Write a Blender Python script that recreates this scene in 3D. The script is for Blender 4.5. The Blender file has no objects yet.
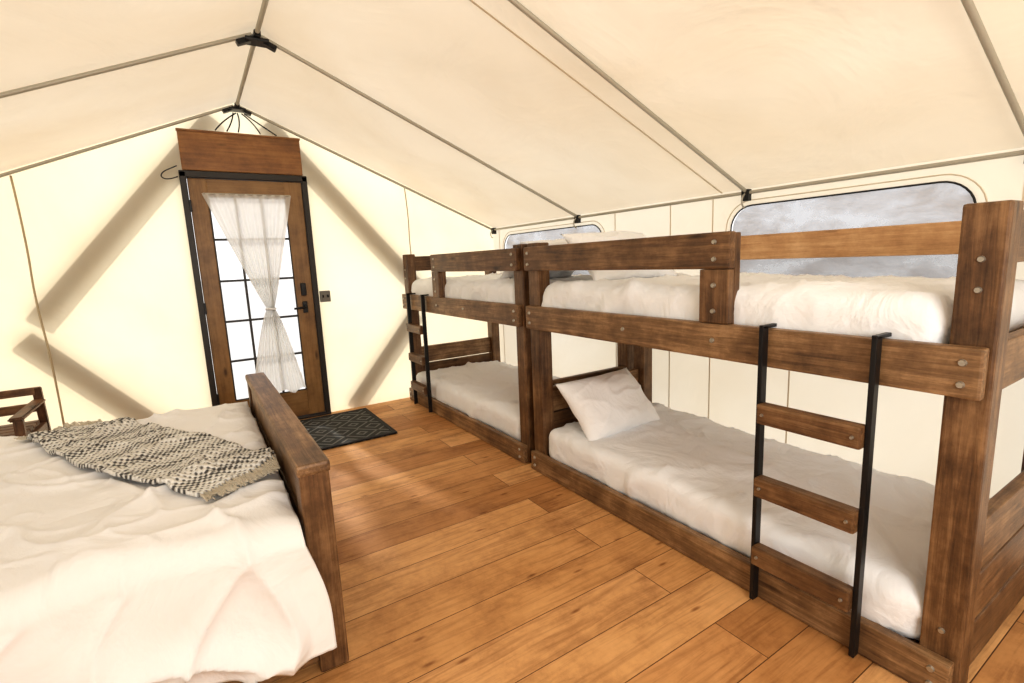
import bpy, bmesh, math, random
from mathutils import Vector, Matrix, noise, Euler
from mathutils.geometry import tessellate_polygon
random.seed(7)
scene = bpy.context.scene
try:
    scene.view_settings.view_transform = 'Standard'
    scene.view_settings.look = 'Medium High Contrast'
except Exception as e:
    print(e)
COL = scene.collection

# ------------------------------------------------------------ materials
def newmat(name):
    m = bpy.data.materials.new(name); m.use_nodes = True
    nt = m.node_tree; nt.nodes.clear()
    out = nt.nodes.new('ShaderNodeOutputMaterial')
    return m, nt, out
def N(nt, t, **kw):
    n = nt.nodes.new(t)
    for k, v in kw.items():
        if k in n.inputs.keys(): n.inputs[k].default_value = v
        else: setattr(n, k, v)
    return n
def L(nt, a, b): nt.links.new(a, b)
def ramp(nt, stops):
    r = nt.nodes.new('ShaderNodeValToRGB')
    e = r.color_ramp.elements
    while len(e) < len(stops): e.new(0.5)
    for i, (p, c) in enumerate(stops):
        e[i].position = p; e[i].color = (c[0], c[1], c[2], 1)
    return r

def wood_mat(name, dark, mid, light, rough=0.5, grain=1.0):
    m, nt, out = newmat(name)
    tc = N(nt, 'ShaderNodeTexCoord'); oi = N(nt, 'ShaderNodeObjectInfo')
    mul = N(nt, 'ShaderNodeVectorMath', operation='SCALE')
    comb = N(nt, 'ShaderNodeCombineXYZ')
    for i in range(3): L(nt, oi.outputs['Random'], comb.inputs[i])
    L(nt, comb.outputs[0], mul.inputs[0]); mul.inputs['Scale'].default_value = 17.0
    add = N(nt, 'ShaderNodeVectorMath', operation='ADD')
    L(nt, tc.outputs['Object'], add.inputs[0]); L(nt, mul.outputs[0], add.inputs[1])
    mp = N(nt, 'ShaderNodeMapping'); mp.inputs['Scale'].default_value = (1.6*grain, 34*grain, 34*grain)
    L(nt, add.outputs[0], mp.inputs[0])
    n1 = N(nt, 'ShaderNodeTexNoise'); n1.inputs['Scale'].default_value = 1.6; n1.inputs['Detail'].default_value = 10
    n1.inputs['Roughness'].default_value = 0.75; n1.inputs['Distortion'].default_value = 0.5
    L(nt, mp.outputs[0], n1.inputs['Vector'])
    n2 = N(nt, 'ShaderNodeTexNoise'); n2.inputs['Scale'].default_value = 5.0; n2.inputs['Detail'].default_value = 6; n2.inputs['Roughness'].default_value = 0.7
    L(nt, add.outputs[0], n2.inputs['Vector'])
    mx = N(nt, 'ShaderNodeMath', operation='MULTIPLY_ADD')
    L(nt, n2.outputs[0], mx.inputs[0]); mx.inputs[1].default_value = 0.9; 
    sub = N(nt, 'ShaderNodeMath', operation='SUBTRACT'); L(nt, n1.outputs[0], sub.inputs[0]); sub.inputs[1].default_value = 0.45
    L(nt, sub.outputs[0], mx.inputs[2])
    r = ramp(nt, [(0.27, dark), (0.5, mid), (0.74, light)])
    L(nt, mx.outputs[0], r.inputs[0])
    mpk = N(nt, 'ShaderNodeMapping'); mpk.inputs['Scale'].default_value = (2.2, 7, 7); L(nt, add.outputs[0], mpk.inputs[0])
    vo = N(nt, 'ShaderNodeTexVoronoi'); vo.inputs['Scale'].default_value = 1.1; L(nt, mpk.outputs[0], vo.inputs['Vector'])
    kr = ramp(nt, [(0.04, (0.22, 0.17, 0.14)), (0.13, (1, 1, 1))]); L(nt, vo.outputs['Distance'], kr.inputs[0])
    km = N(nt, 'ShaderNodeMix', data_type='RGBA', blend_type='MULTIPLY'); km.inputs[0].default_value = 0.9
    L(nt, r.outputs[0], km.inputs[6]); L(nt, kr.outputs[0], km.inputs[7])
    p = N(nt, 'ShaderNodeBsdfPrincipled'); p.inputs['Roughness'].default_value = rough
    L(nt, km.outputs[2], p.inputs['Base Color'])
    b = N(nt, 'ShaderNodeBump'); b.inputs['Strength'].default_value = 0.4; b.inputs['Distance'].default_value = 0.004
    L(nt, n1.outputs[0], b.inputs['Height']); L(nt, b.outputs[0], p.inputs['Normal'])
    L(nt, p.outputs[0], out.inputs[0])
    return m

def plain(name, col, rough=0.5, metal=0.0, bump=0, bscale=40):
    m, nt, out = newmat(name)
    p = N(nt, 'ShaderNodeBsdfPrincipled'); p.inputs['Base Color'].default_value = (*col, 1)
    p.inputs['Roughness'].default_value = rough; p.inputs['Metallic'].default_value = metal
    tc = N(nt, 'ShaderNodeTexCoord'); n = N(nt, 'ShaderNodeTexNoise'); n.inputs['Scale'].default_value = bscale
    L(nt, tc.outputs['Object'], n.inputs['Vector'])
    if bump:
        b = N(nt, 'ShaderNodeBump'); b.inputs['Strength'].default_value = bump; b.inputs['Distance'].default_value = 0.01
        L(nt, n.outputs[0], b.inputs['Height']); L(nt, b.outputs[0], p.inputs['Normal'])
    L(nt, p.outputs[0], out.inputs[0])
    return m

def canvas_mat(name, dcol, tcol, tfac, bump=0.5):
    m, nt, out = newmat(name)
    tc = N(nt, 'ShaderNodeTexCoord')
    n = N(nt, 'ShaderNodeTexNoise'); n.inputs['Scale'].default_value = 1.6; n.inputs['Detail'].default_value = 4; n.inputs['Distortion'].default_value = 0.9
    L(nt, tc.outputs['Object'], n.inputs['Vector'])
    b = N(nt, 'ShaderNodeBump'); b.inputs['Strength'].default_value = bump; b.inputs['Distance'].default_value = 0.10
    L(nt, n.outputs[0], b.inputs['Height'])
    n3 = N(nt, 'ShaderNodeTexNoise'); n3.inputs['Scale'].default_value = 0.9; n3.inputs['Detail'].default_value = 6; n3.inputs['Distortion'].default_value = 0.5
    L(nt, tc.outputs['Object'], n3.inputs['Vector'])
    r = ramp(nt, [(0.3, tuple(c*f for c, f in zip(tcol, (.90, .86, .80)))), (0.65, tcol)]); L(nt, n3.outputs[0], r.inputs[0])
    d = N(nt, 'ShaderNodeBsdfDiffuse')
    r2 = ramp(nt, [(0.3, tuple(c*f for c, f in zip(dcol, (.94, .91, .87)))), (0.65, dcol)]); L(nt, n3.outputs[0], r2.inputs[0]); L(nt, r2.outputs[0], d.inputs[0])
    t = N(nt, 'ShaderNodeBsdfTranslucent'); L(nt, r.outputs[0], t.inputs[0])
    L(nt, b.outputs[0], d.inputs['Normal'])
    mx = N(nt, 'ShaderNodeMixShader'); mx.inputs[0].default_value = tfac
    L(nt, d.outputs[0], mx.inputs[1]); L(nt, t.outputs[0], mx.inputs[2]); L(nt, mx.outputs[0], out.inputs[0])
    return m

def pane_mat(name, tr, gcol, fac):
    m, nt, out = newmat(name)
    t = N(nt, 'ShaderNodeBsdfTransparent'); t.inputs[0].default_value = (*tr, 1)
    g = N(nt, 'ShaderNodeBsdfPrincipled'); g.inputs['Base Color'].default_value = (*gcol, 1); g.inputs['Roughness'].default_value = 0.3
    mx = N(nt, 'ShaderNodeMixShader'); 
    tc = N(nt, 'ShaderNodeTexCoord'); mp = N(nt, 'ShaderNodeMapping'); mp.inputs['Scale'].default_value = (1, 2.2, 5)
    n = N(nt, 'ShaderNodeTexNoise'); n.inputs['Scale'].default_value = 1.5; n.inputs['Detail'].default_value = 9; n.inputs['Roughness'].default_value = .65; n.inputs['Distortion'].default_value = .3
    L(nt, tc.outputs['Object'], mp.inputs[0]); L(nt, mp.outputs[0], n.inputs[0])
    mr = N(nt, 'ShaderNodeMapRange'); mr.inputs[1].default_value = 0.38; mr.inputs[2].default_value = 0.62
    mr.inputs[3].default_value = fac*0.6; mr.inputs[4].default_value = min(1, fac*1.4)
    L(nt, n.outputs[0], mr.inputs[0]); L(nt, mr.outputs[0], mx.inputs[0])
    L(nt, t.outputs[0], mx.inputs[1]); L(nt, g.outputs[0], mx.inputs[2]); L(nt, mx.outputs[0], out.inputs[0])
    return m

def cloth_mat(name, col, bump=0.3, scale=6):
    m, nt, out = newmat(name)
    tc = N(nt, 'ShaderNodeTexCoord')
    n = N(nt, 'ShaderNodeTexNoise'); n.inputs['Scale'].default_value = scale; n.inputs['Detail'].default_value = 5; n.inputs['Distortion'].default_value = 1.8
    L(nt, tc.outputs['Object'], n.inputs['Vector'])
    p = N(nt, 'ShaderNodeBsdfPrincipled'); p.inputs['Base Color'].default_value = (*col, 1); p.inputs['Roughness'].default_value = 0.9
    b = N(nt, 'ShaderNodeBump'); b.inputs['Strength'].default_value = bump; b.inputs['Distance'].default_value = 0.04
    L(nt, n.outputs[0], b.inputs['Height']); L(nt, b.outputs[0], p.inputs['Normal'])
    L(nt, p.outputs[0], out.inputs[0])
    return m

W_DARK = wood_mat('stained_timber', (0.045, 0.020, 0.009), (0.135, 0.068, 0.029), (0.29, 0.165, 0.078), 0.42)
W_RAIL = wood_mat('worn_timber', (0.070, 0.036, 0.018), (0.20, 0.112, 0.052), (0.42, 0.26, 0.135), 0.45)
W_LIGHT = wood_mat('orange_brown_timber', (0.30, 0.15, 0.065), (0.50, 0.28, 0.13), (0.68, 0.43, 0.23), 0.45)  # lighter orange-brown timber for rear guards, decks and bed platform
W_DOOR = wood_mat('door_timber', (0.15, 0.075, 0.025), (0.24, 0.13, 0.045), (0.32, 0.18, 0.068), 0.4, 0.7)
W_HEAD = wood_mat('header_timber', (0.14, 0.055, 0.016), (0.25, 0.11, 0.032), (0.37, 0.175, 0.055), 0.35, 0.6)
W_CHAIR = wood_mat('chair_timber', (0.04, 0.02, 0.01), (0.13, 0.06, 0.03), (0.28, 0.15, 0.07), 0.4)
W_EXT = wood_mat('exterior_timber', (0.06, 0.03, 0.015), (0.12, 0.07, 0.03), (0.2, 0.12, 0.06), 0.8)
M_BLACK = plain('black_metal', (0.012, 0.012, 0.013), 0.4, 0.3)
M_FRAME = plain('door_frame_black', (0.022, 0.018, 0.015), 0.45)
M_POLE = plain('galvanized_pole', (0.44, 0.41, 0.34), 0.5, 0.3)
M_STEEL = plain('bolt_steel', (0.45, 0.42, 0.36), 0.4, 0.8)
M_ROPE = plain('rope', (0.48, 0.39, 0.26), 0.9)
M_SEAM = plain('seam_tape', (0.66, 0.56, 0.41), 0.9)
M_SHEET = cloth_mat('bed_sheet', (0.86, 0.88, 0.91), 0.5, 3.5)
M_DUVET = cloth_mat('duvet_cotton', (0.83, 0.83, 0.84), 0.5, 2.6)
M_PILLOW = cloth_mat('pillow_cotton', (0.90, 0.91, 0.93), 0.35, 6)
C_FAR = canvas_mat('tent_canvas_endwall', (0.81, 0.73, 0.56), (0.97, 0.87, 0.65), 0.60)
C_WALL = canvas_mat('tent_canvas_wall', (0.83, 0.755, 0.62), (0.97, 0.89, 0.73), 0.60)
C_ROOF = canvas_mat('tent_canvas_roof', (0.82, 0.73, 0.585), (0.89, 0.77, 0.59), 0.36)
M_VINYL = pane_mat('clear_vinyl', (0.60, 0.62, 0.65), (0.40, 0.36, 0.34), 0.48)
M_GLASS = pane_mat('door_glass', (0.92, 0.93, 0.95), (0.5, 0.5, 0.5), 0.06)

def sheer():
    m, nt, out = newmat('sheer_curtain')
    d = N(nt, 'ShaderNodeBsdfDiffuse'); d.inputs[0].default_value = (0.86, 0.84, 0.80, 1)
    t = N(nt, 'ShaderNodeBsdfTranslucent'); t.inputs[0].default_value = (0.74, 0.72, 0.67, 1)
    tr = N(nt, 'ShaderNodeBsdfTransparent')
    a = N(nt, 'ShaderNodeMixShader'); a.inputs[0].default_value = 0.45
    b = N(nt, 'ShaderNodeMixShader'); b.inputs[0].default_value = 0.14
    L(nt, d.outputs[0], a.inputs[1]); L(nt, t.outputs[0], a.inputs[2])
    L(nt, a.outputs[0], b.inputs[1]); L(nt, tr.outputs[0], b.inputs[2]); L(nt, b.outputs[0], out.inputs[0])
    return m
M_SHEER = sheer()

def floor_mat():
    m, nt, out = newmat('pine_floorboards')
    tc = N(nt, 'ShaderNodeTexCoord')
    br = N(nt, 'ShaderNodeTexBrick'); br.offset = 0.37; br.offset_frequency = 2; br.squash = 1
    br.inputs['Scale'].default_value = 1; br.inputs['Brick Width'].default_value = 2.3; br.inputs['Row Height'].default_value = 0.20
    br.inputs['Mortar Size'].default_value = 0.0020; br.inputs['Mortar Smooth'].default_value = 0.3; br.inputs['Bias'].default_value = 0
    br.inputs['Color1'].default_value = (0, 0, 0, 1); br.inputs['Color2'].default_value = (1, 1, 1, 1); br.inputs['Mortar'].default_value = (0.5, 0.5, 0.5, 1)
    L(nt, tc.outputs['Object'], br.inputs['Vector'])
    sc = N(nt, 'ShaderNodeVectorMath', operation='SCALE'); sc.inputs['Scale'].default_value = 9
    L(nt, br.outputs['Color'], sc.inputs[0])
    ad = N(nt, 'ShaderNodeVectorMath', operation='ADD'); L(nt, tc.outputs['Object'], ad.inputs[0]); L(nt, sc.outputs[0], ad.inputs[1])
    mp = N(nt, 'ShaderNodeMapping'); mp.inputs['Scale'].default_value = (1.3, 16, 1); L(nt, ad.outputs[0], mp.inputs[0])
    n = N(nt, 'ShaderNodeTexNoise'); n.inputs['Scale'].default_value = 1.8; n.inputs['Detail'].default_value = 9; n.inputs['Roughness'].default_value = .62; n.inputs['Distortion'].default_value = 1.2
    L(nt, mp.outputs[0], n.inputs[0])
    n2 = N(nt, 'ShaderNodeTexNoise'); n2.inputs['Scale'].default_value = 2.6; n2.inputs['Detail'].default_value = 7; n2.inputs['Roughness'].default_value = 0.75
    L(nt, ad.outputs[0], n2.inputs[0])
    base = ramp(nt, [(0.0, (0.44, 0.205, 0.072)), (0.35, (0.60, 0.315, 0.122)), (0.7, (0.71, 0.40, 0.175)), (1.0, (0.52, 0.25, 0.09))])
    sep = N(nt, 'ShaderNodeSeparateColor'); L(nt, br.outputs['Color'], sep.inputs[0]); L(nt, sep.outputs[0], base.inputs[0])
    gr = ramp(nt, [(0.3, (0.62, 0.55, 0.49)), (0.52, (1, 1, 1)), (0.8, (1.14, 1.14, 1.12))]); L(nt, n.outputs[0], gr.inputs[0])
    m1 = N(nt, 'ShaderNodeMix', data_type='RGBA', blend_type='MULTIPLY'); m1.inputs[0].default_value = 0.85
    L(nt, base.outputs[0], m1.inputs[6]); L(nt, gr.outputs[0], m1.inputs[7])
    g2 = ramp(nt, [(0.3, (0.62, 0.55, 0.50)), (0.5, (1, 1, 1)), (0.7, (1.18, 1.24, 1.34))]); L(nt, n2.outputs[0], g2.inputs[0])
    m2 = N(nt, 'ShaderNodeMix', data_type='RGBA', blend_type='MULTIPLY'); m2.inputs[0].default_value = 1
    L(nt, m1.outputs[2], m2.inputs[6]); L(nt, g2.outputs[0], m2.inputs[7])
    mk = N(nt, 'ShaderNodeMapping'); mk.inputs['Scale'].default_value = (1.0, 3.4, 1); L(nt, ad.outputs[0], mk.inputs[0])
    vo = N(nt, 'ShaderNodeTexVoronoi'); vo.inputs['Scale'].default_value = 1.5; vo.voronoi_dimensions = '2D'; L(nt, mk.outputs[0], vo.inputs['Vector'])
    kr = ramp(nt, [(0.014, (0.38, 0.25, 0.18)), (0.05, (1, 1, 1))]); L(nt, vo.outputs['Distance'], kr.inputs[0])
    m4 = N(nt, 'ShaderNodeMix', data_type='RGBA', blend_type='MULTIPLY'); m4.inputs[0].default_value = .8
    L(nt, m2.outputs[2], m4.inputs[6]); L(nt, kr.outputs[0], m4.inputs[7])
    m3 = N(nt, 'ShaderNodeMix', data_type='RGBA'); L(nt, br.outputs['Fac'], m3.inputs[0]); L(nt, m4.outputs[2], m3.inputs[6])
    m3.inputs[7].default_value = (0.10, 0.04, 0.013, 1)
    p = N(nt, 'ShaderNodeBsdfPrincipled'); L(nt, m3.outputs[2], p.inputs['Base Color']); p.inputs['Roughness'].default_value = 0.55
    p.inputs['Specular IOR Level'].default_value = 0.35
    b = N(nt, 'ShaderNodeBump'); b.inputs['Strength'].default_value = 0.25; b.inputs['Distance'].default_value = 0.004
    L(nt, n.outputs[0], b.inputs['Height']); L(nt, b.outputs[0], p.inputs['Normal'])
    L(nt, p.outputs[0], out.inputs[0])
    return m
M_FLOOR = floor_mat()

# ------------------------------------------------------------ geometry helpers
def empty(name, loc=(0, 0, 0)):
    e = bpy.data.objects.new(name, None); e.location = loc; e.empty_display_size = 0.1
    COL.objects.link(e); return e
def addobj(name, me, parent=None, loc=(0, 0, 0), mat=None, smooth=False):
    o = bpy.data.objects.new(name, me); COL.objects.link(o)
    if mat: me.materials.append(mat)
    if smooth:
        for p in me.polygons: p.use_smooth = True
    if parent:
        o.parent = parent; o.location = Vector(loc) - parent.location
    else: o.location = loc
    return o
def box(name, x0, x1, y0, y1, z0, z1, mat, parent=None, axis='x', bev=0.006):
    c = Vector(((x0+x1)/2, (y0+y1)/2, (z0+z1)/2)); d = Vector((x1-x0, y1-y0, z1-z0))
    if axis == 'x': ld = d; rot = (0, 0, 0)
    elif axis == 'y': ld = Vector((d.y, d.x, d.z)); rot = (0, 0, math.pi/2)
    else: ld = Vector((d.z, d.y, d.x)); rot = (0, -math.pi/2, 0)
    bm = bmesh.new(); bmesh.ops.create_cube(bm, size=1)
    for v in bm.verts: v.co = Vector((v.co.x*ld.x, v.co.y*ld.y, v.co.z*ld.z))
    if bev: bmesh.ops.bevel(bm, geom=list(bm.edges), offset=min(bev, min(ld)*0.3), segments=2, profile=0.6, affect='EDGES')
    me = bpy.data.meshes.new(name); bm.to_mesh(me); bm.free()
    o = addobj(name, me, parent, c, mat); o.rotation_euler = rot
    return o
def beam(name, a, b, w, t, mat, parent=None, bev=0.005):
    a = Vector(a); b = Vector(b); d = b-a; ln = d.length
    bm = bmesh.new(); bmesh.ops.create_cube(bm, size=1)
    for v in bm.verts: v.co = Vector((v.co.x*ln, v.co.y*t, v.co.z*w))
    if bev: bmesh.ops.bevel(bm, geom=list(bm.edges), offset=bev, segments=2, affect='EDGES')
    me = bpy.data.meshes.new(name); bm.to_mesh(me); bm.free()
    o = addobj(name, me, parent, (a+b)/2, mat)
    xa = d.normalized(); up = Vector((0, 0, 1)) if abs(xa.z) < 0.95 else Vector((1, 0, 0))
    ya = up.cross(xa).normalized(); za = xa.cross(ya)
    o.rotation_euler = Matrix((xa, ya, za)).transposed().to_euler()
    return o
def tube(name, pts, r, mat, parent=None, bez=False):
    cu = bpy.data.curves.new(name, 'CURVE'); cu.dimensions = '3D'; cu.bevel_depth = r; cu.bevel_resolution = 3; cu.use_fill_caps = True
    sp = cu.splines.new('NURBS' if bez else 'POLY'); sp.points.add(len(pts)-1)
    base = parent.location if parent else Vector((0, 0, 0))
    for i, p in enumerate(pts): sp.points[i].co = (*(Vector(p)-base), 1)
    if bez: sp.use_endpoint_u = True; sp.order_u = 3
    cu.materials.append(mat)
    o = bpy.data.objects.new(name, cu); COL.objects.link(o)
    if parent: o.parent = parent
    dg = bpy.context.evaluated_depsgraph_get(); dg.update()
    me = bpy.data.meshes.new_from_object(o.evaluated_get(dg)); 
    o2 = bpy.data.objects.new(name, me); COL.objects.link(o2)
    if parent: o2.parent = parent
    for p in me.polygons: p.use_smooth = True
    bpy.data.objects.remove(o); o2.name = name
    return o2
def bolts(name, pts, normal, r, mat, parent):
    bm = bmesh.new(); n = Vector(normal)
    q = Vector((0, 0, 1)).rotation_difference(n).to_matrix().to_4x4()
    for p in pts:
        bmesh.ops.create_cone(bm, cap_ends=True, segments=14, radius1=r, radius2=r*0.75, depth=0.008,
                              matrix=Matrix.Translation(Vector(p)-parent.location+n*0.003) @ q)
    me = bpy.data.meshes.new(name); bm.to_mesh(me); bm.free()
    return addobj(name, me, parent, parent.location, mat)
def polywall(name, outer, holes, mapf, mat):
    polys = [[Vector((p[0], p[1], 0)) for p in outer]] + [[Vector((p[0], p[1], 0)) for p in h] for h in holes]
    tris = tessellate_polygon(polys); vs = [mapf(v.x, v.y) for pl in polys for v in pl]
    me = bpy.data.meshes.new(name); me.from_pydata(vs, [], [tuple(t) for t in tris]); me.update()
    return addobj(name, me, None, (0, 0, 0), mat)
def rrect(a0, a1, b0, b1, r, n=8):
    pts = []
    for cx, cy, s in ((a1-r, b1-r, 0), (a0+r, b1-r, 1), (a0+r, b0+r, 2), (a1-r, b0+r, 3)):
        for i in range(n+1):
            t = (s+i/n)*math.pi/2; pts.append((cx+r*math.cos(t), cy+r*math.sin(t)))
    return pts
def fbm(x, y, z=0.0, o=3): 
    v = 0; a = 1
    for i in range(o): v += a*noise.noise(Vector((x, y, z))); x *= 2; y *= 2; z = z*2+3.1; a *= 0.5
    return v
def softbox(name, x0, x1, y0, y1, z0, z1, r, mat, parent, amp=0.006, wr=0.006, seed=0.0, res=0.022):
    hx, hy, hz = (x1-x0)/2, (y1-y0)/2, (z1-z0)/2; r = min(r, hz*0.95)
    nx, ny, nz = max(4, int(2*hx/res)), max(4, int(2*hy/res)), 8
    bm = bmesh.new(); cache = {}
    def V(i, j, k):
        key = (i, j, k)
        if key in cache: return cache[key]
        p = Vector((-hx+2*hx*i/nx, -hy+2*hy*j/ny, -hz+2*hz*k/nz))
        inn = Vector((max(-hx+r, min(hx-r, p.x)), max(-hy+r, min(hy-r, p.y)), max(-hz+r, min(hz-r, p.z))))
        d = p-inn
        if d.length > 1e-6: p = inn+d.normalized()*min(r, max(d.length, r*0.98))
        nrm = d.normalized() if d.length > 1e-6 else Vector((0, 0, 1))
        wx = p.x+.15*noise.noise(Vector((p.x*2, p.y*2, seed))); wy = p.y+.15*noise.noise(Vector((p.x*2, p.y*2, seed+9)))
        rid = (1-abs(fbm(wx*2.2+seed, wy*1.6+p.z*2, seed, 1)))**14+.7*(1-abs(fbm(wx*4+wy*2.2+seed, wy*3.2-wx*2+p.z*3, seed+7, 1)))**14 \
            + .35*(1-abs(fbm(wx*8-wy*5+seed, wy*6+wx*4+p.z*5, seed+17, 1)))**12
        disp = amp*fbm(p.x*2+seed, p.y*2, p.z*2+seed, 2)+wr*rid
        if k > 0: p = p+nrm*disp
        cache[key] = bm.verts.new(p); return cache[key]
    for i in range(nx):
        for j in range(ny):
            bm.faces.new((V(i, j, nz), V(i+1, j, nz), V(i+1, j+1, nz), V(i, j+1, nz)))
            bm.faces.new((V(i, j, 0), V(i, j+1, 0), V(i+1, j+1, 0), V(i+1, j, 0)))
    for i in range(nx):
        for k in range(nz):
            bm.faces.new((V(i, 0, k), V(i+1, 0, k), V(i+1, 0, k+1), V(i, 0, k+1)))
            bm.faces.new((V(i, ny, k), V(i, ny, k+1), V(i+1, ny, k+1), V(i+1, ny, k)))
    for j in range(ny):
        for k in range(nz):
            bm.faces.new((V(0, j, k), V(0, j, k+1), V(0, j+1, k+1), V(0, j+1, k)))
            bm.faces.new((V(nx, j, k), V(nx, j+1, k), V(nx, j+1, k+1), V(nx, j, k+1)))
    me = bpy.data.meshes.new(name); bm.to_mesh(me); bm.free()
    return addobj(name, me, parent, ((x0+x1)/2, (y0+y1)/2, (z0+z1)/2), mat, True)
def pillow(name, w, h, t, loc, rot, mat, parent=None, seed=0):
    n = 44; bm = bmesh.new()
    def P(u, v, s):
        e = max(0, (1-abs(u)**2.4))**0.6*max(0, (1-abs(v)**2.4))**0.6
        pin = 1-0.09*(1-abs(u)**2)*(abs(v)**3); pin2 = 1-0.09*(1-abs(v)**2)*(abs(u)**3)
        x = u*w/2*pin2; y = v*h/2*pin
        z = s*t/2*e*(1+0.22*fbm(u*1.3+seed, v*1.3, s+seed, 2)) + 0.014*e*(1-abs(fbm(u*1.8+seed, v*1.8, s*2, 1)))**9
        return Vector((x, y, z))
    top = {}; bot = {}
    for i in range(n+1):
        for j in range(n+1):
            u = -1+2*i/n; v = -1+2*j/n
            top[i, j] = bm.verts.new(P(u, v, 1))
            bot[i, j] = top[i, j] if i in (0, n) or j in (0, n) else bm.verts.new(P(u, v, -1))
    for i in range(n):
        for j in range(n):
            bm.faces.new((top[i, j], top[i+1, j], top[i+1, j+1], top[i, j+1]))
            bm.faces.new((bot[i, j], bot[i, j+1], bot[i+1, j+1], bot[i+1, j]))
    me = bpy.data.meshes.new(name); bm.to_mesh(me); bm.free()
    o = addobj(name, me, parent, loc, mat, True); o.rotation_euler = rot
    return o

# ------------------------------------------------------------ tent shell
XL, XR, XRG = -1.86, 2.80, 0.47
YB, YF = -1.60, 4.73
ZE, ZR = 1.68, 2.66
me = bpy.data.meshes.new('floor')
me.from_pydata([(XL-.1, YB-.1, 0), (XR+.1, YB-.1, 0), (XR+.1, YF+.1, 0), (XL-.1, YF+.1, 0),
                (XL-.1, YB-.1, -.12), (XR+.1, YB-.1, -.12), (XR+.1, YF+.1, -.12), (XL-.1, YF+.1, -.12)], [],
               [(0, 1, 2, 3), (4, 7, 6, 5), (0, 4, 5, 1), (1, 5, 6, 2), (2, 6, 7, 3), (3, 7, 4, 0)])
addobj('floor', me, None, (0, 0, 0), M_FLOOR)

def roof():
    bm = bmesh.new(); NYg = 120; NX = 26
    raf = [-1.6, -0.9, 0.6, 1.78, 3.29, 4.73]
    def sag(y, s):
        for a, b in zip(raf[:-1], raf[1:]):
            if a <= y <= b: return math.sin(math.pi*(y-a)/(b-a))
        return 0
    prof = []
    for i in range(NX+1): t = i/NX; prof.append((XL+(XRG-XL)*t, ZE+(ZR-ZE)*t, t))
    for i in range(1, NX+1): t = i/NX; prof.append((XRG+(XR-XRG)*t, ZR+(ZE-ZR)*t, 1-t))
    g = []
    for j in range(NYg+1):
        y = YB+(YF-YB)*j/NYg
        g.append([bm.verts.new((x, y, z+sag(y, t)*math.sin(math.pi*t)*(0.030+.034*fbm(x*1.5, y*1.2, 2, 3)+.018*math.sin(t*9)*noise.noise(Vector((x, y*2, 0)))))) for x, z, t in prof])
    for j in range(NYg):
        for i in range(len(prof)-1): bm.faces.new((g[j][i], g[j][i+1], g[j+1][i+1], g[j+1][i]))
    me = bpy.data.meshes.new('ceiling'); bm.to_mesh(me); bm.free()
    return addobj('ceiling', me, None, (0, 0, 0), C_ROOF, True)
roof()
DX0, DX1, DZ = 0.025, 0.938, 2.11
polywall('wall_far', [(XL, 0), (DX0, 0), (DX0, DZ), (DX1, DZ), (DX1, 0), (XR, 0), (XR, ZE), (XRG, ZR), (XL, ZE)], [],
         lambda a, b: (a, YF, b), C_FAR)
polywall('wall_back', [(XL, 0), (XR, 0), (XR, ZE), (XRG, ZR), (XL, ZE)], [], lambda a, b: (a, YB, b), C_WALL)
win_r = [(0.76, 1.89), (3.02, 4.50)]
WZ0, WZ1 = 0.98, 1.585
polywall('wall_right', [(YB, 0), (YF, 0), (YF, ZE), (YB, ZE)], [rrect(a, b, WZ0, WZ1, 0.13) for a, b in win_r],
         lambda a, b: (XR, a, b), C_WALL)
win_l = [(-0.9, 0.4), (1.6, 3.1)]
polywall('wall_left', [(YB, 0), (YF, 0), (YF, ZE), (YB, ZE)], [rrect(a, b, WZ0, WZ1, 0.13) for a, b in win_l],
         lambda a, b: (XL, a, b), C_WALL)
k = 1
for X, lst, sx in ((XR, win_r, -1), (XL, win_l, 1)):
    for a, b in lst:
        w = empty('window_%d' % k, (X, (a+b)/2, (WZ0+WZ1)/2)); k += 1
        pts = rrect(a, b, WZ0, WZ1, 0.13)
        tube('zipper_edge', [(X+sx*0.004, p[0], p[1]) for p in pts+[pts[0]]], 0.0045, M_BLACK, w)
        pts2 = rrect(a-.035, b+.035, WZ0-.035, WZ1+.03, 0.16)
        tube('hem', [(X+sx*0.002, p[0], p[1]) for p in pts2+[pts2[0]]], 0.003, M_SEAM, w)
        vs = [(0.012*(-sx), p[0]-(a+b)/2, p[1]-(WZ0+WZ1)/2) for p in pts]
        m2 = bpy.data.meshes.new('vinyl'); m2.from_pydata(vs, [], [tuple(range(len(vs)))])
        addobj('vinyl', m2, w, w.location, M_VINYL)

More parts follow.
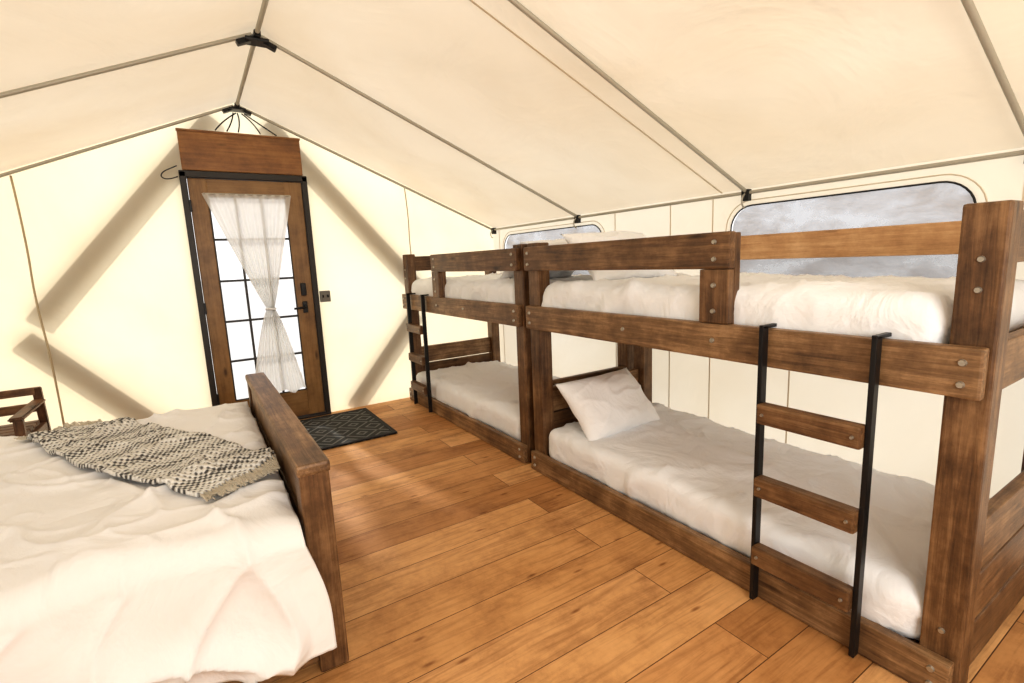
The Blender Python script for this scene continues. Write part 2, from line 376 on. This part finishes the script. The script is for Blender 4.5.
# seams & poles
pf = empty('tent_pole_frame', (XRG, 1.5, 0))
for y in (-0.9, 0.6, 1.78, 3.29, 4.70):
    r = 0.011
    for xe in (XL, XR):
        s = 1 if xe > XRG else -1
        tube('rafter', [(XRG+s*0.02, y, ZR-0.031), (xe-s*0.03, y, ZE-0.018)], r, M_POLE, pf)
tube('ridge_pole', [(XRG, YB+.02, ZR-0.04), (XRG, YF-.01, ZR-0.04)], 0.013, M_POLE, pf)
for xe, s in ((XL, 1), (XR, -1)):
    tube('eave_pole', [(xe+s*0.03, YB+.02, ZE-0.024), (xe+s*0.03, YF-.02, ZE-0.024)], 0.010, M_POLE, pf)
for y in (0.6, 1.78, 3.29, 4.68):
    box('ridge_bracket_plate', XRG-.06, XRG+.06, y-.05, min(y+.05, YF-.005), ZR-.072, ZR-.058, M_BLACK, pf, 'x', 0.004)
    for s in (-1, 1):
        beam('ridge_bracket_arm', (XRG+s*.02, y, ZR-.055), (XRG+s*.10, y, ZR-.055-.034), .026, .045, M_BLACK, pf, .003)
    beam('ridge_bracket_clip', (XRG, y-.08, ZR-.045), (XRG, min(y+.08, YF-.01), ZR-.045), .03, .034, M_BLACK, pf, .003)
    for xe, s in ((XL, 1), (XR, -1)):
        yy = min(y, 4.66)
        box('eave_bracket', xe+s*.03-.018, xe+s*.03+.018, yy-.022, yy+.022, ZE-.07, ZE-.005, M_BLACK, pf, 'x', .004)
        tube('eave_hook', [(xe+s*.045, yy, ZE-.03), (xe+s*.075, yy, ZE-.05), (xe+s*.07, yy, ZE-.10), (xe+s*.045, yy, ZE-.11)], .005, M_POLE, pf, True)
sm = empty('trim_1', (0, 0, 0))
for xe in (XL, XR):
    beam('roof_seam', (XRG, 1.96, ZR-.004), (xe, 1.96, ZE-.002), .003, .010, M_SEAM, sm, 0)
for y in (0.15, 0.62, 2.02, 2.35, 2.88, 4.6):
    box('wall_seam', XR-.004, XR-.001, y-.0035, y+.0035, 0, ZE-.03, M_SEAM, sm, 'z', 0)
for y in (1.1, 1.5):
    box('wall_seam', XR-.004, XR-.001, y-.0035, y+.0035, 0, WZ0-.05, M_SEAM, sm, 'z', 0)
tube('wall_cord', [(-.93, YF-.012, 2.03), (-.915, YF-.012, 1.6), (-.93, YF-.012, 1.2), (-.90, YF-.012, .7), (-.91, YF-.012, 0.02)], .0065, M_ROPE, sm, True)
tube('wall_cord', [(1.83, YF-.012, 2.06), (1.85, YF-.012, 1.8), (1.84, YF-.012, 1.5), (1.86, YF-.012, 1.1)], .005, M_ROPE, sm, True)

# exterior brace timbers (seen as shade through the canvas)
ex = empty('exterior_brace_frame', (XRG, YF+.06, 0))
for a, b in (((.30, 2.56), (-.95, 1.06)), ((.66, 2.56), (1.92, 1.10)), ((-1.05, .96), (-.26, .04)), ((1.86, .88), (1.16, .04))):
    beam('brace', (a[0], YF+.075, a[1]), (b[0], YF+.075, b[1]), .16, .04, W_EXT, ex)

# ------------------------------------------------------------ door
d = empty('door_1', (0.48, YF, 0))
box('frame_left', DX0-.005, .065, YF-.05, YF+.05, 0, 2.11, M_FRAME, d, 'z')
box('frame_right', .898, .942, YF-.05, YF+.05, 0, 2.11, M_FRAME, d, 'z')
box('frame_top', .02, .942, YF-.05, YF+.05, 2.065, 2.115, M_FRAME, d, 'x')
box('threshold', .02, .942, YF-.06, YF+.05, 0, .022, M_FRAME, d, 'x')
box('stile_left', .068, .192, YF-.03, YF+.015, .025, 2.062, W_DOOR, d, 'z')
box('stile_right', .755, .895, YF-.03, YF+.015, .025, 2.062, W_DOOR, d, 'z')
box('rail_top', .19, .757, YF-.029, YF+.014, 1.925, 2.061, W_DOOR, d, 'x')
box('rail_bottom', .19, .757, YF-.029, YF+.014, .026, .262, W_DOOR, d, 'x')
for i in range(1, 3): 
    x = .192+(.755-.192)*i/3; box('muntin_v', x-.009, x+.009, YF-.018, YF+.008, .26, 1.93, M_FRAME, d, 'z', .003)
for i in range(1, 5):
    z = .262+(1.925-.262)*i/5; box('muntin_h', .19, .757, YF-.019, YF+.009, z-.009, z+.009, M_FRAME, d, 'x', .003)
for (a0, a1, b0, b1) in ((.19, .20, .26, 1.93), (.747, .757, .26, 1.93), (.19, .757, .26, .27), (.19, .757, 1.917, 1.927)):
    box('glass_bead', a0, a1, YF-.034, YF-.026, b0, b1, M_FRAME, d, 'x' if a1-a0 > .1 else 'z', .002)
mg = bpy.data.meshes.new('glass'); mg.from_pydata([(.19-.48, 0, .26), (.757-.48, 0, .26), (.757-.48, 0, 1.93), (.19-.48, 0, 1.93)], [], [(0, 1, 2, 3)])
addobj('glass', mg, d, (0.48, YF, 0), M_GLASS)
box('lock_plate', .798, .842, YF-.050, YF-.03, 1.10, 1.21, M_BLACK, d, 'z', .006)
box('lever_plate', .80, .84, YF-.046, YF-.03, .95, 1.05, M_BLACK, d, 'z', .006)
tube('lever', [(.82, YF-.04, 1.0), (.82, YF-.085, 1.0), (.80, YF-.09, 1.0), (.72, YF-.09, .995)], .010, M_BLACK, d)
for z in (.3, 1.05, 1.85): box('hinge', .058, .076, YF-.058, YF-.03, z-.045, z+.045, M_BLACK, d, 'z', .003)
def curtain():
    nz, nx = 90, 120; bm = bmesh.new(); g = []
    for j in range(nz+1):
        t = j/nz; z = 1.945-1.67*t
        tie = .56
        if t < tie: q = t/tie; hw = .295*(1-q)**0.95+.028; cx = .474+.066*q
        else: q = (t-tie)/(1-tie); hw = .028+.185*q**0.75; cx = .54-.005*q
        row = []
        for i in range(nx+1):
            u = -1+2*i/nx
            fold = math.sin(u*30+1.5*math.sin(t*3))*(.006+.009*(1-hw/.32))+.005*noise.noise(Vector((u*5, t*6, 1)))
            sagz = (.02*math.sin(u*9)*t if t > .9 else 0)
            row.append(bm.verts.new((cx+u*hw-.48, -.060+fold, z+sagz)))
        g.append(row)
    for j in range(nz):
        for i in range(nx): bm.faces.new((g[j][i], g[j][i+1], g[j+1][i+1], g[j+1][i]))
    me = bpy.data.meshes.new('curtain_panel'); bm.to_mesh(me); bm.free()
    c = empty('door_curtain', (.48, YF, 0))
    addobj('curtain_panel', me, c, (.48, YF, 0), M_SHEER, True)
    tube('curtain_rod', [(.16, YF-.058, 1.945), (.79, YF-.058, 1.945)], .006, M_STEEL, c)
    zt = 1.945-1.67*.56
    ring = [(.54+.036*math.cos(a), YF-.060+.022*math.sin(a), zt+.004*math.sin(a*2)) for a in [i*math.pi/8 for i in range(17)]]
    tube('curtain_tie', ring, .008, M_SHEET, c)
curtain()
hd = empty('door_header_board', (.48, YF-.02, 2.27))
box('board', .045, .915, YF-.045, YF-.003, 2.118, 2.41, W_HEAD, hd, 'x', .008)
box('board_cap', .04, .92, YF-.052, YF-.003, 2.405, 2.42, W_HEAD, hd, 'x', .003)
cb = empty('ridge_cables', (.48, YF-.05, 2.5))
for i, (xa, xb) in enumerate(((.44, .38), (.46, .30), (.50, .62), (.52, .74), (.47, .46))):
    tube('cable', [(xa, YF-.05, 2.570), ((xa+xb)/2+.02*(-1)**i, YF-.075, 2.50), (xb, YF-.05, 2.425)], .005, M_BLACK, cb, True)
wl = empty('wire_loop', (-.04, YF-.03, 2.1))
tube('wire', [(.015, YF-.02, 2.15), (-.02, YF-.03, 2.13), (-.08, YF-.03, 2.10), (-.10, YF-.03, 2.06), (-.05, YF-.03, 2.04), (.012, YF-.02, 2.07)], .004, M_BLACK, wl, True)
sw = empty('light_switch', (1.0, YF, 1.08))
box('plate', .955, 1.045, YF-.03, YF-.002, 1.03, 1.13, plain('switch_grey', (.18, .17, .15), .4, .4), sw, 'x', .005)
for x in (.98, 1.02): box('toggle', x-.006, x+.006, YF-.042, YF-.028, 1.07, 1.095, M_BLACK, sw, 'z', .002)

# ------------------------------------------------------------ door mat
def mat_mat():
    m, nt, out = newmat('woven_mat')
    tc = N(nt, 'ShaderNodeTexCoord'); 
    sep = N(nt, 'ShaderNodeSeparateXYZ'); L(nt, tc.outputs['Object'], sep.inputs[0])
    def tri(sock, per):
        a = N(nt, 'ShaderNodeMath', operation='PINGPONG'); L(nt, sock, a.inputs[0]); a.inputs[1].default_value = per; return a.outputs[0]
    a = tri(sep.outputs[0], .13); b = tri(sep.outputs[1], .13)
    s = N(nt, 'ShaderNodeMath', operation='ADD'); L(nt, a, s.inputs[0]); L(nt, b, s.inputs[1])
    c = N(nt, 'ShaderNodeMath', operation='PINGPONG'); L(nt, s.outputs[0], c.inputs[0]); c.inputs[1].default_value = .04
    g = N(nt, 'ShaderNodeMath', operation='GREATER_THAN'); L(nt, c.outputs[0], g.inputs[0]); g.inputs[1].default_value = .029
    r = ramp(nt, [(0, (.028, .03, .03)), (1, (.15, .15, .14))]); L(nt, g.outputs[0], r.inputs[0])
    p = N(nt, 'ShaderNodeBsdfPrincipled'); p.inputs['Roughness'].default_value = .9; L(nt, r.outputs[0], p.inputs['Base Color'])
    L(nt, p.outputs[0], out.inputs[0]); return m
dm = empty('door_mat', (.74, 4.2, 0))
box('mat_body', .25, 1.24, 3.74, 4.60, 0.001, .014, mat_mat(), dm, 'x', .004)
mb = plain('mat_border', (.02, .02, .022), .8)
for a in ((.25, 1.24, 3.74, 3.775), (.25, 1.24, 4.565, 4.60), (.25, .285, 3.775, 4.565), (1.205, 1.24, 3.775, 4.565)):
    box('mat_border', a[0], a[1], a[2], a[3], .002, .018, mb, dm, 'x', .004)

# ------------------------------------------------------------ bunk beds
def bunk(y0, y1, flip):
    b = empty('bunk_bed', ((1.73+2.72)/2, (y0+y1)/2, 0))
    FX, RX = 1.735, 2.72; pw = .10; H = 1.425
    def Y(t): return y0+t if not flip else y1-t
    def yr(t0, t1): a, c = Y(t0), Y(t1); return (a, c) if a < c else (c, a)
    Lg = y1-y0
    for t in (0, Lg-pw):
        a, c = yr(t, t+pw)
        box('post_front', FX, FX+.09, a, c, 0, H, W_DARK, b, 'z', .008)
        box('post_rear', RX-.09, RX, a, c, 0, H, W_DARK, b, 'z', .008)
        e0, e1 = (a+.012, a+.05) if (a-y0) < .05 else (c-.05, c-.012)
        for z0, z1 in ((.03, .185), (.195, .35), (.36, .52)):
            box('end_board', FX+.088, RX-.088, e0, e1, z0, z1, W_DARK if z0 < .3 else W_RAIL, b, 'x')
        box('end_rail_upper', FX+.088, RX-.088, e0, e1, .912, 1.052, W_RAIL, b, 'x')
        box('end_guard', FX+.088, RX-.088, e0, e1, 1.265, 1.405, W_DARK, b, 'x')
    g0, g1 = y0+.012, y1-.012
    box('rail_lower_front', FX-.04, FX-.001, g0, g1, .004, .122, W_RAIL, b, 'y')
    box('rail_lower_rear', RX-.045, RX-.005, y0+pw, y1-pw, .004, .122, W_RAIL, b, 'y')
    box('rail_upper_front', FX-.04, FX-.001, g0, g1, .912, 1.052, W_RAIL, b, 'y', .008)
    box('rail_upper_rear', RX-.045, RX-.005, y0+pw, y1-pw, .912, 1.052, W_RAIL, b, 'y')
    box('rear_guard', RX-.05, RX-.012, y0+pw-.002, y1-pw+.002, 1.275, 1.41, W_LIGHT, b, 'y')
    a, c = yr(.75, Lg-.012)
    box('guard_rail_front', FX-.04, FX-.001, a, c, 1.262, 1.402, W_DARK, b, 'y', .008)
    a, c = yr(.752, .88)
    box('guard_upright', FX-.001, FX+.035, a, c, 1.0, 1.398, W_DARK, b, 'z', .006)
    box('guard_upright_face', FX-.038, FX-.002, a, c, 1.053, 1.261, W_DARK, b, 'z', .004)
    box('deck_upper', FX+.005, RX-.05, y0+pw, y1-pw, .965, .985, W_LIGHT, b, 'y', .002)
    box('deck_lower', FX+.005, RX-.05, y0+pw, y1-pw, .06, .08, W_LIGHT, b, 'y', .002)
    pts = []
    for t in (.055, Lg-.055):
        for z in (.95, 1.01, .04, .09): pts.append((FX-.04, Y(t), z))
    for z in (1.30, 1.365, 1.10, 1.2): pts.append((FX-.04, Y(.815), z))
    for z in (1.30, 1.365): pts.append((FX-.04, Y(Lg-.055), z))
    pts.append((FX-.04, Y(1.3), .985)); pts.append((FX-.04, Y(.815), .985))
    bolts('bolts', pts, (-1, 0, 0), .0105, M_STEEL, b)
    ppts = [(FX, Y(.05), z) for z in (1.28, 1.20, 0.2)]
    bolts('post_bolts', ppts, (-1, 0, 0), .009, M_STEEL, b)
    la, lc = yr(.245, .59); LX = FX-.047
    for yy in (la, lc):
        box('ladder_side', LX-.036, LX-.002, yy-.008, yy+.008, .012, 1.066, M_BLACK, b, 'z', .003)
        box('ladder_hook', LX-.036, FX+.012, yy-.008, yy+.008, 1.056, 1.068, M_BLACK, b, 'x', .002)
    rb = []
    for z in (.175, .445, .72):
        box('ladder_rung', LX-.062, LX-.012, la+.008, lc-.008, z, z+.072, W_DARK, b, 'y', .007)
        for yy in (la+.03, lc-.03): rb.append((LX-.062, yy, z+.036))
    bolts('rung_bolts', rb, (-1, 0, 0), .006, M_STEEL, b)
    softbox('mattress_lower', FX+.012, RX-.055, y0+pw+.006, y1-pw-.006, .08, .285, .06, M_SHEET, b, .012, .020, y0)
    softbox('mattress_upper', FX+.012, RX-.055, y0+pw+.006, y1-pw-.006, .985, 1.185, .07, M_SHEET, b, .012, .020, y0+5)
    if not flip:
        pillow('pillow_lower', .64, .43, .23, (2.10, 2.22, .425), (math.radians(46), 0, math.radians(3)), M_PILLOW, b, 1)
        pillow('pillow_upper', .66, .42, .18, (2.20, 2.22, 1.33), (math.radians(42), 0, math.radians(-3)), M_PILLOW, b, 4)
    else:
        pillow('pillow_upper', .68, .42, .18, (2.16, 2.90, 1.315), (math.radians(-38), 0, 0), M_PILLOW, b, 8)
    return b
bunk(.40, 2.535, False)
bunk(2.60, 4.66, True)

# ------------------------------------------------------------ large bed
bed = empty('double_bed', (-.78, 2.45, 0))
bx0, bx1, by0, by1 = -1.82, .30, 1.60, 3.30
for y in (by0, by1-.09):
    box('foot_post', .205, .298, y, y+.09, 0, .72, W_DARK, bed, 'z', .008)
    box('head_post', -1.82, -1.73, y, y+.09, 0, 1.1, W_DARK, bed, 'z', .008)
box('footboard_cap', .20, .303, by0-.004, by1+.004, .690, .728, W_RAIL, bed, 'y', .010)
box('footboard_plank', .215, .29, by0+.09, by1-.09, .52, .69, W_RAIL, bed, 'y')
box('footboard_plank', .215, .29, by0+.09, by1-.09, .33, .51, W_DARK, bed, 'y')
box('footboard_plank', .215, .29, by0+.09, by1-.09, .12, .32, W_DARK, bed, 'y')
for z in (.3, .55, .8): box('headboard_plank', -1.80, -1.75, by0+.09, by1-.09, z, z+.23, W_DARK, bed, 'y')
for y in (by0+.02, by1-.06): box('side_rail', -1.73, .206, y, y+.04, .03, .27, W_DARK, bed, 'x')
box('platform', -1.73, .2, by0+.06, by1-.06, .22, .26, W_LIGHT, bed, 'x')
softbox('mattress', -1.72, .190, by0+.06, by1-.06, .26, .515, .09, M_SHEET, bed, .002, 0, 2)

def top_h(x, y):
    w = .018*fbm(x*1.6+3, y*1.6, 1.0, 2)+.024*(1-abs(fbm(x*1.0+y*1.3, y*1.5-x*.9, 4.0, 1)))**14
    w += .018*(1-abs(fbm(x*2.2-y*1.4, y*2.4+x*1.5, 9.0, 1)))**16
    w += .008*(1-abs(fbm(x*4.5+y*3, y*3.6-x*3, 15.0, 1)))**12
    return .580+w
def sstep(t): t = min(1, max(0, t)); return t*t*(3-2*t)
def duvet():
    nx, ns = 240, 290
    r = .085; yN, yFf = by0-.035, by1+.03
    hang = .33
    top_len = (yFf-r)-(yN+r); arc = r*math.pi/2
    total = hang*2+arc*2+top_len
    bm = bmesh.new(); g = []
    def fold(x, q):
        return .060*fbm(x*3.4+.8*q, q*.6, 6, 1)+.070*(1-abs(fbm(x*2.4-.7*q, q*.5, 2.2, 1)))**9+.036*(1-abs(fbm(x*4.6+q*1.2, q*.8, 8.2, 1)))**12-.010
    for i in range(nx+1):
        x = -1.60+(.192+1.60)*i/nx; row = []
        hl = .05*fbm(x*1.7, 2.0, 0)+.03*min(1, max(0, (x+.4)*3))
        cr = sstep(x*6)
        e = max(0, (x-.12)/.072)
        for j in range(ns+1):
            s = total*j/ns
            if s < hang:
                q = 1-s/hang
                z = .50-(hang+hl)*q; y = yN
                f = fold(x, q); f = f*(1-cr)+max(f, .014)*cr
                y += -f*(.45+.70*q)-.035*q-.010*cr
                xx = x+.055*max(0, (x+.3)/.5)*math.sin(min(1, q*1.4)*math.pi/2)
            elif s < hang+arc:
                a = (s-hang)/r; q = 1-a/(math.pi/2)
                f = fold(x, 0); f = f*(1-cr)+max(f, .014)*cr
                y = yN+r-r*math.cos(a); z = .50+r*math.sin(a)
                y -= (f*.45+.010*cr)*q; z += (top_h(x, yN+r)-.585)*(1-q); xx = x
            elif s < hang+arc+top_len:
                y = yN+r+(s-hang-arc); z = top_h(x, y); xx = x
            elif s < hang+2*arc+top_len:
                a = (s-hang-arc-top_len)/r; y = yFf-r+r*math.sin(a); z = .50+r*math.cos(a)+(top_h(x, yFf-r)-.585)*math.cos(a); xx = x
            else:
                q = (s-hang-2*arc-top_len)/hang; y = yFf+.02*fbm(x*5, q, 2)*q; z = .50-hang*q; xx = x
            z -= .028*e*e*sstep((s-hang)/(arc*1.6))*sstep((total-hang-s)/(arc*1.6))
            row.append(bm.verts.new((xx-bed.location.x, y-bed.location.y, z)))
        g.append(row)
    for i in range(nx):
        for j in range(ns): bm.faces.new((g[i][j], g[i+1][j], g[i+1][j+1], g[i][j+1]))
    bmesh.ops.recalc_face_normals(bm, faces=bm.faces)
    me = bpy.data.meshes.new('duvet'); bm.to_mesh(me); bm.free()
    o = addobj('duvet', me, bed, bed.location, M_DUVET, True)
    s = o.modifiers.new('s', 'SOLIDIFY'); s.thickness = .012; s.offset = -1
duvet()
pillow('bed_pillow', .7, .48, .18, (-1.45, 2.05, .68), (0, math.radians(-20), math.radians(90)), M_PILLOW, bed, 3)
pillow('bed_pillow', .7, .48, .18, (-1.45, 2.85, .68), (0, math.radians(-20), math.radians(90)), M_PILLOW, bed, 6)

def throw_mat():
    m, nt, out = newmat('woven_throw')
    uv = N(nt, 'ShaderNodeTexCoord'); sep = N(nt, 'ShaderNodeSeparateXYZ'); L(nt, uv.outputs['UV'], sep.inputs[0])
    def M(op, a, b=None, c=None):
        n = N(nt, 'ShaderNodeMath', operation=op)
        for i, v in enumerate((a, b, c)):
            if v is None: continue
            if isinstance(v, (int, float)): n.inputs[i].default_value = v
            else: L(nt, v, n.inputs[i])
        return n.outputs[0]
    u, v = sep.outputs[0], sep.outputs[1]
    s1 = M('SINE', M('MULTIPLY', u, 2*math.pi/.026)); s2 = M('SINE', M('MULTIPLY', v, 2*math.pi/.024))
    loop = M('MULTIPLY', s1, s2)
    bands = M('SINE', M('MULTIPLY', u, 2*math.pi/.15))
    f = M('ADD', M('MULTIPLY', loop, .8), M('MULTIPLY', bands, .30))
    nz = N(nt, 'ShaderNodeTexNoise'); nz.inputs['Scale'].default_value = 60; L(nt, uv.outputs['UV'], nz.inputs[0])
    f = M('ADD', f, M('MULTIPLY', M('SUBTRACT', nz.outputs[0], .5), 1.5))
    r = ramp(nt, [(.26, (.075, .075, .075)), (.42, (.34, .335, .32)), (.56, (.80, .79, .76))])
    L(nt, M('MULTIPLY_ADD', f, .40, .53), r.inputs[0])
    p = N(nt, 'ShaderNodeBsdfPrincipled'); p.inputs['Roughness'].default_value = .95; L(nt, r.outputs[0], p.inputs['Base Color'])
    b = N(nt, 'ShaderNodeBump'); b.inputs['Strength'].default_value = .8; b.inputs['Distance'].default_value = .006
    L(nt, M('ADD', loop, nz.outputs[0]), b.inputs['Height']); L(nt, b.outputs[0], p.inputs['Normal']); L(nt, p.outputs[0], out.inputs[0])
    return m
def throw():
    t = empty('throw_blanket', (-.2, 2.5, .6))
    ctrl = [Vector((-.60, 3.17)), (Vector((-.40, 2.80))), Vector((-.16, 2.38)), Vector((.075, 1.98))]
    wid = [.15, .19, .205, .165]
    nu, nv = 120, 40; bm = bmesh.new(); uvl = bm.loops.layers.uv.new('UVMap'); g = []; L0 = 1.40
    def cr(f):
        k = min(2, int(f*3)); q = f*3-k; a, b = ctrl[k], ctrl[k+1]; return a.lerp(b, q), wid[k]*(1-q)+wid[k+1]*q
    def th(x, y):
        return max(top_h(x+dx, y+dy) for dx, dy in ((0, 0), (.03, 0), (-.03, 0), (0, .03), (0, -.03)))
    for i in range(nu+1):
        f = i/nu; c, w = cr(f); c2, _ = cr(min(1, f+.02)); c1, _ = cr(max(0, f-.02)); dr = (c2-c1).normalized(); pr = Vector((-dr.y, dr.x))
        row = []
        for j in range(nv+1):
            v = -1+2*j/nv; p = c+pr*(w*v*(1+.06*fbm(f*4, v, 3)))
            z = th(p.x, p.y)+.014+.006*(fbm(p.x*5, p.y*5, 5, 2)+.4)+.012*(1-abs(fbm(p.x*3+p.y*1.5, p.y*2, 7, 1)))**10
            p2 = Vector((min(p.x, .185), p.y))
            row.append((bm.verts.new((p2.x+.2, p2.y-2.5, z-.6)), f*L0, v*w))
        g.append(row)
    for i in range(nu):
        for j in range(nv):
            q = (g[i][j], g[i+1][j], g[i+1][j+1], g[i][j+1]); fc = bm.faces.new([a[0] for a in q])
            for lp, a in zip(fc.loops, q): lp[uvl].uv = (a[1], a[2])
    bmesh.ops.recalc_face_normals(bm, faces=bm.faces)
    me = bpy.data.meshes.new('throw_cloth'); bm.to_mesh(me); bm.free()
    o = addobj('throw_cloth', me, t, t.location, throw_mat(), True)
    s = o.modifiers.new('s', 'SOLIDIFY'); s.thickness = .014; s.offset = 0
    bm = bmesh.new()
    c, w = cr(1); dr = (ctrl[3]-ctrl[2]).normalized(); pr = Vector((-dr.y, dr.x))
    for side, (cc, ww, dd) in enumerate(((c, w, dr), (ctrl[0], wid[0], -(ctrl[1]-ctrl[0]).normalized()))):
        for n in range(26):
            v = -1+2*(n+.5)/26; base = cc+pr*(ww*v)
            for st in range(9):
                ang = random.uniform(-.35, .35); ln = random.uniform(.07, .11); dv = Vector((dd.x*math.cos(ang)-dd.y*math.sin(ang), dd.x*math.sin(ang)+dd.y*math.cos(ang)))
                prev = None
                for kk in range(5):
                    q = kk/4; p = base+dv*ln*q; p.x = min(p.x, .19); z = th(p.x, p.y)+.016-.006*q+random.uniform(0, .006)
                    rr = .0028; ring = [bm.verts.new((p.x+.2+rr*math.cos(a)*pr.x, p.y-2.5+rr*math.cos(a)*pr.y, z-.6+rr*math.sin(a))) for a in (0, 2.1, 4.2)]
                    if prev:
                        for a in range(3): bm.faces.new((prev[a], prev[(a+1) % 3], ring[(a+1) % 3], ring[a]))
                    prev = ring
    me = bpy.data.meshes.new('tassels'); bm.to_mesh(me); bm.free()
    addobj('tassels', me, t, t.location, plain('tassel_yarn', (.62, .57, .48), .95))
throw()

# ------------------------------------------------------------ wooden chair
ch = empty('wooden_armchair', (-1.22, 4.2, 0))
cx0, cx1, cy0, cy1 = -1.55, -.93, 3.92, 4.46
for x in (cx0, cx1-.045):
    beam('front_leg', (x+.022, cy0+.02, 0), (x+.022, cy0+.03, .53), .045, .04, W_CHAIR, ch)
    beam('rear_leg', (x+.022, cy1+.04, 0), (x+.022, cy1-.02, .63), .045, .04, W_CHAIR, ch)
    beam('armrest', (x+.022, cy0-.02, .54), (x+.022, cy1-.02, .54), .025, .07, W_CHAIR, ch, .008)
    box('side_rail', x+.004, x+.04, cy0+.03, cy1-.02, .33, .39, W_CHAIR, ch, 'y')
box('front_apron', cx0+.04, cx1-.04, cy0+.01, cy0+.04, .33, .395, W_CHAIR, ch, 'x')
for i in range(6):
    y = cy0+.0+i*.082; box('seat_slat', cx0+.03, cx1-.03, y, y+.07, .395, .42, W_CHAIR, ch, 'x')
box('back_slat', cx0+.03, cx1-.03, cy1-.045, cy1-.02, .585, .635, W_CHAIR, ch, 'x')
box('back_slat', cx0+.04, cx1-.04, cy1-.04, cy1-.018, .47, .53, W_CHAIR, ch, 'x')

# ------------------------------------------------------------ exterior
gm, nt, out = newmat('pale_sand_ground')
tc = N(nt, 'ShaderNodeTexCoord'); n = N(nt, 'ShaderNodeTexNoise'); n.inputs['Scale'].default_value = .5; n.inputs['Detail'].default_value = 4
L(nt, tc.outputs['Object'], n.inputs[0]); r = ramp(nt, [(.3, (.60, .57, .52)), (.7, (.70, .67, .62))]); L(nt, n.outputs[0], r.inputs[0])
dd = N(nt, 'ShaderNodeBsdfDiffuse'); L(nt, r.outputs[0], dd.inputs[0]); L(nt, dd.outputs[0], out.inputs[0])
me = bpy.data.meshes.new('ground_outside'); me.from_pydata([(-150, -150, 0), (150, -150, 0), (150, 150, 0), (-150, 150, 0)], [], [(0, 1, 2, 3)])
addobj('ground_outside', me, None, (0, 0, -.6), gm)

# ------------------------------------------------------------ light
w = bpy.data.worlds.new('sky'); scene.world = w; w.use_nodes = True; nt = w.node_tree; nt.nodes.clear()
o = nt.nodes.new('ShaderNodeOutputWorld'); bg = nt.nodes.new('ShaderNodeBackground'); bg.inputs[1].default_value = 1.42
tc = nt.nodes.new('ShaderNodeTexCoord'); sp = nt.nodes.new('ShaderNodeSeparateXYZ'); L(nt, tc.outputs['Generated'], sp.inputs[0])
r = ramp(nt, [(0.0, (1, .98, .96)), (.5, (.88, .92, 1.0))]); L(nt, sp.outputs[2], r.inputs[0]); L(nt, r.outputs[0], bg.inputs[0]); L(nt, bg.outputs[0], o.inputs[0])
sl = bpy.data.lights.new('sun', 'SUN'); sl.energy = 2.3; sl.angle = math.radians(3); sl.color = (1, .95, .87)
so = bpy.data.objects.new('sun', sl); COL.objects.link(so); so.location = (0, 8, 6)
el = math.radians(34); dv = Vector((.12, -math.cos(el), -math.sin(el)))
so.rotation_euler = dv.to_track_quat('-Z', 'Y').to_euler()
def area(name, loc, target, sx, sy, e, col):
    l = bpy.data.lights.new(name, 'AREA'); l.shape = 'RECTANGLE'; l.size = sx; l.size_y = sy; l.energy = e; l.color = col
    ob = bpy.data.objects.new(name, l); COL.objects.link(ob); ob.location = loc
    ob.rotation_euler = (Vector(target)-Vector(loc)).to_track_quat('-Z', 'Y').to_euler()
area('fill_behind_camera', (.3, -1.3, 1.6), (1.7, 3, .5), 1.3, 1.0, 40, (1, .98, .96))  # added fill lamp in front of the closed back wall, brightens the interior

# ------------------------------------------------------------ camera
cam = bpy.data.cameras.new('camera'); co = bpy.data.objects.new('camera', cam); COL.objects.link(co)
cam.sensor_width = 36; cam.lens = 499/1024*36; cam.clip_start = .02
X = Vector((.8417, -.5387, -.0427)).normalized(); Z = Vector((-.5259, -.8349, .1609)); Yv = Z.cross(X).normalized(); Z = X.cross(Yv).normalized()
M = Matrix((X, Yv, Z)).transposed().to_4x4(); M.translation = (0, 0, 1.33); co.matrix_world = M
scene.camera = co
